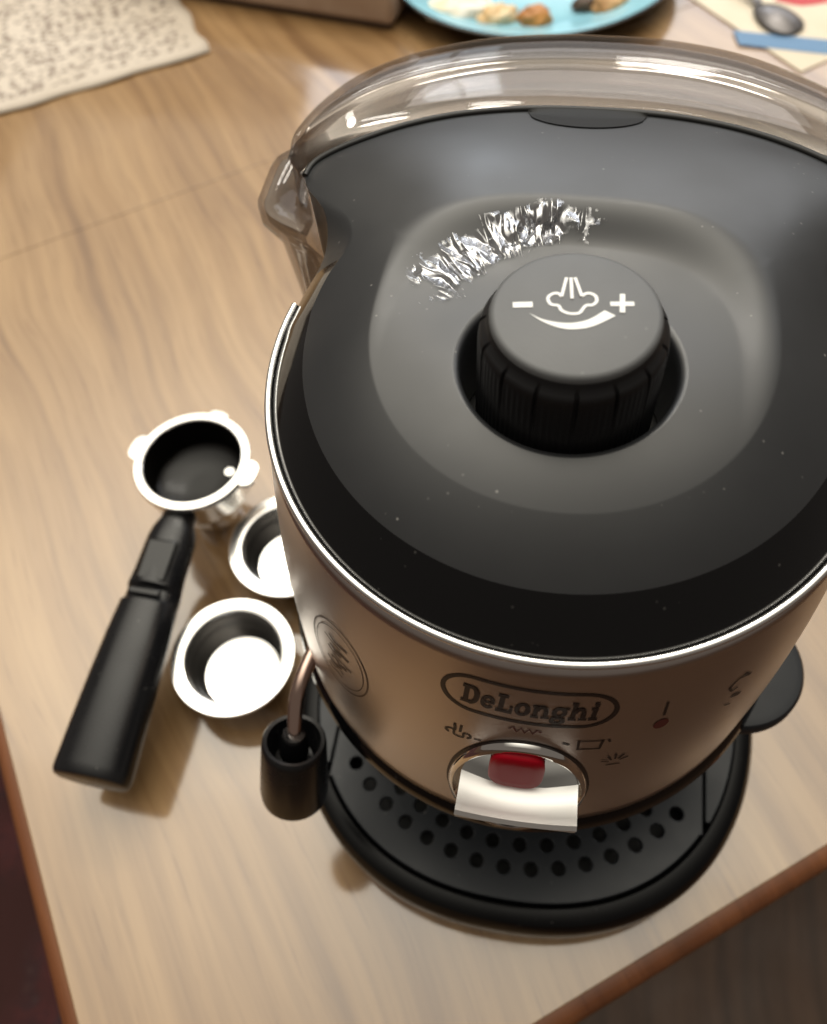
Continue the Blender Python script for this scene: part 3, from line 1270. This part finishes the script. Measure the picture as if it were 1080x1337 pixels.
# --- steam wand with black nozzle
wand = thing('steam_wand', '', '')
wand.parent = cm
W0 = Vector((-0.0735, -0.020, 0.140))
W1 = Vector((-0.0788, -0.0555, 0.121))
W2 = Vector((-0.0818, -0.0668, 0.089))
tube('tube', catmull([W0 + Vector((0.004, 0.01, 0.02)), W0, (W0 + W1) / 2 + Vector((-0.002, -0.003, 0.004)), W1, W1.lerp(W2, 0.3)], 6), 0.0027, M_tube, wand, 14)


def oriented(o, p0, p1):
    d = (p1 - p0).normalized()
    q = Vector((0, 0, 1)).rotation_difference(-d)
    o.matrix_local = Matrix.Translation(p0) @ q.to_matrix().to_4x4()
    return o


L = (W2 - W1).length
noz = lathe('nozzle', [(0.0030, -0.012), (0.0068, -0.011), (0.0086, -0.006), (0.0092, -0.0016), (0.0096, 0.0), (0.0109, 0.0003), (0.0114, -0.0006), (0.0117, -0.003), (0.0128, -L * 0.85), (0.0124, -L * 0.97), (0.0106, -L), (0.0, -L)], M_handle, wand, 56)
oriented(noz, W1, W2)
hub = lathe('wand_joint', [(0.0, 0.004), (0.0040, 0.004), (0.0050, 0.001), (0.0054, -0.006), (0.0052, -0.014)], M_gloss, wand, 32)
oriented(hub, W1.lerp(W2, 0.0), W2)

# --- smoked water tank at the back
tank = thing('water_tank', '', '')
tank.parent = cm
tag(tank, 'smoked clear water tank with domed lid at the back')
seam = [(-83.5, 77.5), (-82, 82.5), (-77, 86), (-67, 90.6), (-56, 95.6), (-40, 101), (-20, 104.8), (0, 105.8), (20, 104.8), (40, 101), (56, 95.6), (67, 90.6), (77, 86), (82, 82.5), (83.5, 77.5)]
NS = 90


def resample(pts, n):
    d = catmull(pts, 12)
    L_ = [0]
    for i in range(1, len(d)):
        L_.append(L_[-1] + (d[i] - d[i - 1]).length)
    out_, j = [], 0
    for k in range(n + 1):
        t = L_[-1] * k / n
        while j < len(L_) - 2 and L_[j + 1] < t:
            j += 1
        f = (t - L_[j]) / max(1e-9, L_[j + 1] - L_[j])
        out_.append(d[j].lerp(d[j + 1], min(1, f)))
    return out_


seam_r = resample(seam, NS)
dome_r = resample([(-88, 80), (-89.0, 90), (-85, 106), (-76, 122), (-61, 135), (-40, 145), (-18, 149.5), (2, 150), (22, 148.5), (44, 142), (63, 130), (77, 117), (86, 103), (89.5, 90), (88, 80)], NS)
rows = []
for f, z in ((0.02, 0.2606), (0.05, 0.2610), (0.30, 0.2612), (0.50, 0.2611), (0.56, 0.2613), (0.60, 0.2619), (0.66, 0.2621), (0.80, 0.2617), (0.92, 0.2604), (0.965, 0.2588), (0.99, 0.2550), (1.0, 0.2490), (1.0, 0.240)):
    rows.append([(a.x * (1 - f) * MM + b.x * f * MM, a.y * (1 - f) * MM + b.y * f * MM, z + (dome_z(a.x * MM, a.y * MM) - 0.2603) * max(0, 1 - f * 1.1)) for a, b in zip(seam_r, dome_r)])
lid = loft('tank_lid', rows, M_smoke, tank, False, False, 60, closed=False)
so = lid.modifiers.new('thick', 'SOLIDIFY')
so.thickness = 0.0022
def linear(pts, n):
    d = [Vector(p) for p in pts]
    L_ = [0]
    for a_, b_ in zip(d, d[1:]):
        L_.append(L_[-1] + (b_ - a_).length)
    out_, j_ = [], 0
    for k in range(n + 1):
        t = L_[-1] * k / n
        while j_ < len(L_) - 2 and L_[j_ + 1] < t:
            j_ += 1
        out_.append(d[j_].lerp(d[j_ + 1], min(1, (t - L_[j_]) / max(1e-9, L_[j_ + 1] - L_[j_]))))
    return out_


body = linear([(-86, 70), (-98, 76), (-102.5, 80), (-104.5, 85), (-104.5, 104), (-103.5, 108), (-100, 112), (-81, 130), (-64, 142), (-42, 151), (-20, 155.5), (2, 156.5), (24, 154.5), (46, 148), (66, 137), (82, 126), (100, 112), (103.5, 108), (104.5, 104), (104.5, 85), (102.5, 80), (98, 76), (86, 70)], NS)
inner = resample([(-84, 78), (-86, 84), (-89.5, 92), (-87, 104), (-77.5, 122), (-62, 136), (-40, 146), (-18, 150.5), (2, 151), (22, 149.5), (44, 143), (64, 131), (78, 118), (87, 104), (90, 92), (88.5, 84), (85, 79)], NS)
rows = []
rows.append([(p.x * MM, p.y * MM, 0.2385) for p in inner])
rows.append([(p.x * 0.985 * MM, (p.y - 85) * 0.985 * MM + 85 * MM, 0.2385) for p in body])
for z, sc in ((0.2372, 1.0), (0.2325, 1.0), (0.2305, 0.985), (0.226, 0.95), (0.18, 0.90), (0.10, 0.86), (0.055, 0.84)):
    rows.append([(p.x * sc * MM, ((p.y - 85) * sc + 85) * MM, z) for p in body])
tb = loft('tank_body', rows, M_smoke, tank, False, False, 25, closed=False)
so = tb.modifiers.new('thick', 'SOLIDIFY')
so.thickness = 0.0022
# black gasket line between shell and tank lid
tube('gasket', [(p.x * MM, (p.y + 0.2) * MM, dome_z(p.x * MM, p.y * MM) + 0.0002) for p in seam_r], 0.0011, M_dark, tank, 8)

# ================================================================== portafilter
pf = thing('portafilter', 'portafilter with chrome ring and long black handle lying on the table', 'portafilter', (-0.1855, 0.0985, 0), radians(-1.8))
DZ = 0.0145
RZ = 0.041 + DZ
lathe('ring', [(0.0262, RZ - 0.004), (0.0262, RZ - 0.0006), (0.0268, RZ), (0.0306, RZ), (0.0312, RZ - 0.0008), (0.0312, RZ - 0.0032), (0.0300, RZ - 0.0042), (0.0292, RZ - 0.006), (0.0288, 0.022 + DZ), (0.0262, 0.0165 + DZ), (0.018, 0.0135 + DZ), (0.0, 0.0130 + DZ)], M_alu, pf, 96)
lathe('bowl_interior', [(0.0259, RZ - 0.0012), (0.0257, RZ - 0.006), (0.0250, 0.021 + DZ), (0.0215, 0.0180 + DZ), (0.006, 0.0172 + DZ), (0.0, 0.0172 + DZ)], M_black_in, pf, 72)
lathe('drain_hole', [(0.0, 0.0176 + DZ), (0.0026, 0.0176 + DZ), (0.003, 0.0172 + DZ)], M_chrome, pf, 24, loc=(0.012, 0.010, 0.0004))
lathe('spout_base', [(0.0, 0.0005), (0.0125, 0.0005), (0.0135, 0.003), (0.0140, 0.012), (0.0150, 0.0125 + DZ), (0.0145, 0.0145 + DZ)], M_alu, pf, 48)


def ear(ang, span=30, out=0.0055):
    N = 16
    rings = []
    for i in range(N + 1):
        s = -1 + 2 * i / N
        a = radians(ang + s * span / 2)
        r1 = 0.0310 + out * (1 - s ** 4)
        r0 = 0.0295
        rings.append([(r0 * cos(a), r0 * sin(a), RZ - 0.0008), (r1 * cos(a), r1 * sin(a), RZ - 0.0010), (r1 * cos(a), r1 * sin(a), RZ - 0.0042), (r0 * cos(a), r0 * sin(a), RZ - 0.0042)])
    return loft('ear', rings, M_alu, pf, True, True, 40)


ear(173)
ear(-5)
ear(82, 22, 0.003)


def handle():
    rings = []
    N = 40
    spec = [(-0.026, 8.0, 6.5, 30.0), (-0.034, 8.5, 7.0, 29.5), (-0.040, 11.0, 8.5, 28.5), (-0.046, 12.0, 9.2, 27.8), (-0.064, 12.4, 9.6, 26.4), (-0.0665, 12.5, 9.6, 26.2), (-0.074, 13.2, 9.8, 25.4), (-0.0765, 13.2, 8.2, 23.8),
            (-0.0815, 13.4, 8.2, 23.6), (-0.084, 13.9, 10.4, 24.8), (-0.100, 15.0, 11.2, 23.4), (-0.125, 16.2, 12.5, 20.6), (-0.150, 17.2, 13.2, 17.6), (-0.168, 17.9, 13.6, 15.2), (-0.1715, 17.8, 13.5, 14.8), (-0.1735, 17.0, 12.8, 14.6), (-0.1742, 15.6, 11.4, 14.4)]
    for y, hw, hh, zc in spec:
        r = []
        for k in range(N):
            a = 2 * pi * k / N
            c, s = cos(a), sin(a)
            e = 0.92
            r.append((1.06 * hw * MM * math.copysign(abs(c) ** e, c) , y * 0.94, (zc + hh * math.copysign(abs(s) ** e, s)) * MM + DZ))
        rings.append(r)
    o = loft('handle', rings, M_handle, pf, True, True, 40)
    return o


hd = handle()
HM = Matrix.Rotation(radians(1.0), 4, 'Z')
# basket clip on the neck (glossy flip tab) and the slot below it
rbox('basket_clip', -0.0078, -0.0635, 0.0345, 0.0078, -0.041, 0.0378, M_gloss, pf, 0.0014, 3, Matrix.Rotation(radians(6), 4, 'X') @ Matrix.Translation((0, 0, 0.0042 + DZ)))
rbox('thumb_rest', -0.0085, -0.0775, 0.0, 0.0085, -0.0735, 0.0026, M_gloss, pf, 0.0011, 3, Matrix.Translation((0, 0, 0.0338 + DZ)))
rbox('slot', -0.009, -0.0832, 0.0, 0.009, -0.0782, 0.001, M_dark, pf, 0.0004, 1, Matrix.Translation((0, 0, 0.0312 + DZ)))


# ================================================================== filter baskets
def basket(label, loc, deep, ang):
    o = thing('filter_basket', label, 'filter basket', loc, ang, 'filter baskets beside the machine')
    h = deep
    lathe('rim', [(0.0312, h - 0.0016), (0.0312, h - 0.0004), (0.0308, h), (0.0258, h), (0.0246, h - 0.0005), (0.0241, h - 0.0018)], M_alu, o, 96)
    lathe('wall', [(0.0241, h - 0.0018), (0.0238, h - 0.004), (0.0236, h * 0.62), (0.0228, h * 0.57), (0.0222, h * 0.52), (0.0206, 0.0042), (0.0194, 0.0028)], M_dimwall, o, 96)
    lathe('outer_wall', [(0.0306, h - 0.0018), (0.0262, h - 0.0018), (0.0250, h - 0.0028), (0.0246, h * 0.6), (0.0234, h * 0.52), (0.0222, 0.002), (0.021, 0.0005), (0.0, 0.0005)], M_basket, o, 96)
    lathe('perforated_bottom', [(0.0202, 0.0030), (0.0190, 0.0024), (0.0, 0.0024)], M_alu, o, 72)
    return o


basket('bright steel filter basket lying by the nozzle of the steam wand, fully in view', (-0.1435, 0.0055, 0.0006), 0.0255, 0.3)
basket('bright steel filter basket half hidden behind the machine, beside the portafilter ring', (-0.1325, 0.0715, 0.0006), 0.0245, 1.1)


# ================================================================== things at the far side of the table
def T(u, v, z=0.0):
    return CORNER + E1 * u + E2 * v + Vector((0, 0, z))


def cloth_mat():
    mt = mat('printed_cotton', (0.7, 0.62, 0.52), 0.9, spec=0.1)
    t = NT(mt)
    v = t.coords()
    vo = t.n('ShaderNodeTexVoronoi')
    vo.inputs['Scale'].default_value = 150
    vo.inputs['Randomness'].default_value = 1.0
    t.l(v, vo.inputs['Vector'])
    wob = t.noise(v, 160, 3)
    d = t.math('ADD', vo.outputs['Distance'], t.math('MULTIPLY', t.math('SUBTRACT', wob, 0.5), 0.55))
    spots = t.ramp(d, [(0.36, (1, 1, 1)), (0.48, (0, 0, 0))])
    # plain hem along the two edges in view (local x near +, local y near 0)
    sep = t.n('ShaderNodeSeparateXYZ')
    tc = t.n('ShaderNodeTexCoord')
    t.l(tc.outputs['Object'], sep.inputs[0])
    hem = t.math('MULTIPLY', t.math('GREATER_THAN', sep.outputs[1], 0.016), t.math('LESS_THAN', sep.outputs[0], -0.012))
    f = t.math('MULTIPLY', spots, t.math('MULTIPLY', hem, 0.8))
    tone = t.ramp(t.noise(v, 6, 3), [(0.3, (0.50, 0.43, 0.35)), (0.7, (0.64, 0.57, 0.49))])
    t.l(t.mix(f, tone, (0.20, 0.155, 0.13)), t.b.inputs['Base Color'])
    t.bump(t.noise(v, 900, 2), 0.3, 0.0006)
    return mt


def cloth():
    NX, NY = 60, 40
    W_, H_ = 0.55, 0.40
    vs, fs = [], []
    for j in range(NY + 1):
        for i in range(NX + 1):
            x = -W_ * (1 - i / NX)
            y = H_ * j / NY
            wob = 0.0013 * sin(x * 95 + 0.8) * max(0, 1 - j / 3) + 0.002 * sin(y * 120) * max(0, 1 - (NX - i) / 3)
            z = 0.0016 + 0.0013 * (noise.noise(Vector((x * 9, y * 9, 2))) + 0.6) + 0.001 * noise.noise(Vector((x * 30, y * 30, 5)))
            vs.append((x + (wob if i == NX else 0), y + wob, max(0.0012, z)))
    for j in range(NY):
        for i in range(NX):
            a = j * (NX + 1) + i
            fs.append((a, a + 1, a + NX + 2, a + NX + 1))
    o = link('printed_cloth', mesh('printed_cloth', vs, fs), cloth_mat())
    so_ = o.modifiers.new('thick', 'SOLIDIFY')
    so_.thickness = 0.0011
    so_.offset = -1
    o.location = T(0.308, 0.761)
    o.rotation_euler = (0, 0, ANG - radians(3.5))
    return tag(o, 'cream cloth with small dark speckled print at the far left of the table', 'cloth')


cloth()


# beige box at the far edge
def box_mat():
    mt = mat('beige_card', (0.50, 0.37, 0.27), 0.55, spec=0.4)
    t = NT(mt)
    v = t.coords((1, 1, 1))
    c = t.ramp(t.noise(v, 22, 4), [(0.3, (0.44, 0.31, 0.22)), (0.7, (0.56, 0.43, 0.33))])
    t.l(c, t.b.inputs['Base Color'])
    return mt


bx = thing('beige_box', 'beige flat box with rounded corner beside the blue plate', 'box', (-0.174, 0.594, 0), radians(-11.5))
rbox('body', -0.30, 0.001, 0.004, 0.0, 0.20, 0.034, box_mat(), bx, 0.006, 4)
rbox('lid', -0.302, -0.0006, 0.0345, 0.0015, 0.2015, 0.046, mat('pale_card', (0.62, 0.55, 0.47), 0.5), bx, 0.004, 3)
rbox('base', -0.296, 0.004, 0.0006, -0.004, 0.196, 0.0036, mat('brown_card', (0.10, 0.06, 0.04), 0.6), bx, 0.001, 1)

# plate and food
pl = thing('plate', 'light blue plate with dark outer rim behind the coffee machine', 'plate', (-0.062, 0.689, 0))
pl.scale = (0.95, 0.95, 0.95)
M_blue = mat('blue_glaze', (0.27, 0.56, 0.68), 0.12, spec=0.5)
t_ = NT(M_blue)
v_ = t_.coords()
t_.l(t_.ramp(t_.noise(v_, 18, 4), [(0.3, (0.24, 0.51, 0.64)), (0.7, (0.32, 0.62, 0.72))]), t_.b.inputs['Base Color'])
lathe('dish_face', [(0.0, 0.008), (0.085, 0.008), (0.100, 0.0105), (0.118, 0.0175), (0.1335, 0.0228), (0.1368, 0.0236)], M_blue, pl, 120)
lathe('rim_underside', [(0.1368, 0.0236), (0.1385, 0.0228), (0.1380, 0.0210), (0.118, 0.0140), (0.094, 0.0055), (0.088, 0.0006), (0.082, 0.0006), (0.080, 0.004), (0.0, 0.004)], mat('dark_glaze', (0.018, 0.02, 0.024), 0.2), pl, 120)


def blob(name, label, cat, loc, rx, ry, rz, color, seed, rough=0.45, c2=None, rot=0.0):
    bm = bmesh.new()
    bmesh.ops.create_icosphere(bm, subdivisions=4, radius=1)
    for v in bm.verts:
        d = v.co.normalized()
        k = 1 + 0.30 * noise.noise(d * 1.7 + Vector((seed, 0, 0))) + 0.12 * noise.noise(d * 4.5 + Vector((0, seed, 0)))
        v.co = Vector((d.x * rx * k, d.y * ry * k, max(-0.35, d.z) * rz * k))
    me = bpy.data.meshes.new(name)
    bm.to_mesh(me)
    bm.free()
    mt = mat(name + '_surface', color, rough, spec=0.5)
    if c2:
        t = NT(mt)
        t.l(t.ramp(t.noise(t.coords(), 45, 3), [(0.4, color), (0.6, c2)]), t.b.inputs['Base Color'])
    o = link(name, me, mt)
    o.location = loc
    o.rotation_euler = (0, 0, rot)
    return tag(o, label, cat)


blob('egg_piece', 'white and pale yellow egg piece on the left of the blue plate', 'food', (-0.118, 0.613, 0.0125), 0.031, 0.017, 0.008, (0.80, 0.72, 0.50), 1.3, 0.35, (0.84, 0.82, 0.72), 0.2)
blob('bread_piece', 'pale toasted bread crust piece in the middle of the blue plate', 'food', (-0.084, 0.603, 0.012), 0.017, 0.011, 0.008, (0.72, 0.47, 0.22), 4.1, 0.6, (0.80, 0.66, 0.42), 0.5)
blob('bread_crust', 'dark orange brown crust piece beside the pale bread piece', 'food', (-0.052, 0.604, 0.012), 0.013, 0.011, 0.009, (0.42, 0.17, 0.05), 7.7, 0.5, (0.62, 0.28, 0.07), 0.1)
blob('toast_scrap', 'brown toast scrap at the right edge of the blue plate', 'food', (0.010, 0.631, 0.0125), 0.019, 0.012, 0.008, (0.46, 0.24, 0.09), 9.2, 0.6, (0.66, 0.42, 0.2), 0.7)
blob('burnt_crumb', 'small dark burnt crumb beside the toast scrap', 'food', (-0.012, 0.626, 0.012), 0.010, 0.007, 0.006, (0.05, 0.03, 0.02), 2.2, 0.6, (0.12, 0.07, 0.04), 0.0)

# paper placemat with printed pictures, and a spoon on it
pmx = thing('placemat', 'cream paper placemat with blue stripe print at the far right', 'placemat', (0.164, 0.559, 0), ANG + radians(3))
M_paper = mat('cream_paper', (0.74, 0.66, 0.52), 0.7, spec=0.2)
t_ = NT(M_paper)
v_ = t_.coords()
t_.l(t_.ramp(t_.noise(v_, 12, 4), [(0.3, (0.68, 0.59, 0.45)), (0.7, (0.78, 0.71, 0.59))]), t_.b.inputs['Base Color'])
rbox('sheet', 0.0, 0.0, 0.0005, 0.42, 0.30, 0.0013, M_paper, pmx, 0.0, 1)


def flat(name, pts, z, material, parent):
    me = mesh(name, [(x, y, z) for x, y in pts], [tuple(range(len(pts)))])
    return link(name, me, material, parent, smooth=False)


pi_inv = Matrix.Rotation(-(ANG + radians(3)), 3, 'Z')


def PL(x, y):
    q = pi_inv @ (Vector((x, y, 0)) - Vector((0.164, 0.559, 0)))
    return (q.x, q.y)


M_bprint = mat('blue_print', (0.13, 0.25, 0.42), 0.6)
M_rprint = mat('red_print', (0.55, 0.06, 0.07), 0.6)
flat('blue_stripe', [PL(0.1125, 0.6135), PL(0.117, 0.5930), PL(0.30, 0.5680), PL(0.30, 0.5905)], 0.0016, M_bprint, pmx)
flat('red_blot', [PL(0.170 + 0.022 * cos(a * pi / 6) * (1 + 0.2 * sin(a * 3)), 0.668 + 0.014 * sin(a * pi / 6)) for a in range(12)], 0.0016, M_rprint, pmx)
flat('red_blot', [PL(0.212 + 0.014 * cos(a * pi / 6), 0.655 + 0.012 * sin(a * pi / 6) * (1 + 0.3 * cos(a * 2))) for a in range(12)], 0.0016, M_rprint, pmx)

spoon = thing('spoon', 'dull grey spoon lying on the cream placemat', 'spoon', (0.148, 0.630, 0.0014), radians(127))
M_spoon = mat('dull_steel', (0.16, 0.15, 0.15), 0.3, 0.6)


def spoon_bowl():
    NU, NV = 24, 12
    vs, fs = [], []
    for i in range(NU + 1):
        s = -1 + 2 * i / NU
        wd = 0.0165 * sqrt(max(0.0, 1 - s * s)) * (1 - 0.18 * s) + 0.0004
        for j in range(NV + 1):
            t = -1 + 2 * j / NV
            dep = 0.0075 * (1 - s * s) * (1 - t * t)
            vs.append((0.025 * s, wd * t, 0.0022 + dep))
    for i in range(NU):
        for j in range(NV):
            a = i * (NV + 1) + j
            fs.append((a, a + NV + 1, a + NV + 2, a + 1))
    o = link('bowl', mesh('bowl', vs, fs), M_spoon, spoon)
    m_ = o.modifiers.new('thick', 'SOLIDIFY')
    m_.thickness = 0.0012
    return o


spoon_bowl()
loft('handle', [[(x, -w_, z), (x, w_, z), (x, w_, z + 0.0018), (x, -w_, z + 0.0018)] for x, w_, z in ((0.0235, 0.0035, 0.0025), (0.032, 0.0032, 0.005), (0.06, 0.0035, 0.009), (0.10, 0.005, 0.006), (0.13, 0.0058, 0.001))], M_spoon, spoon)
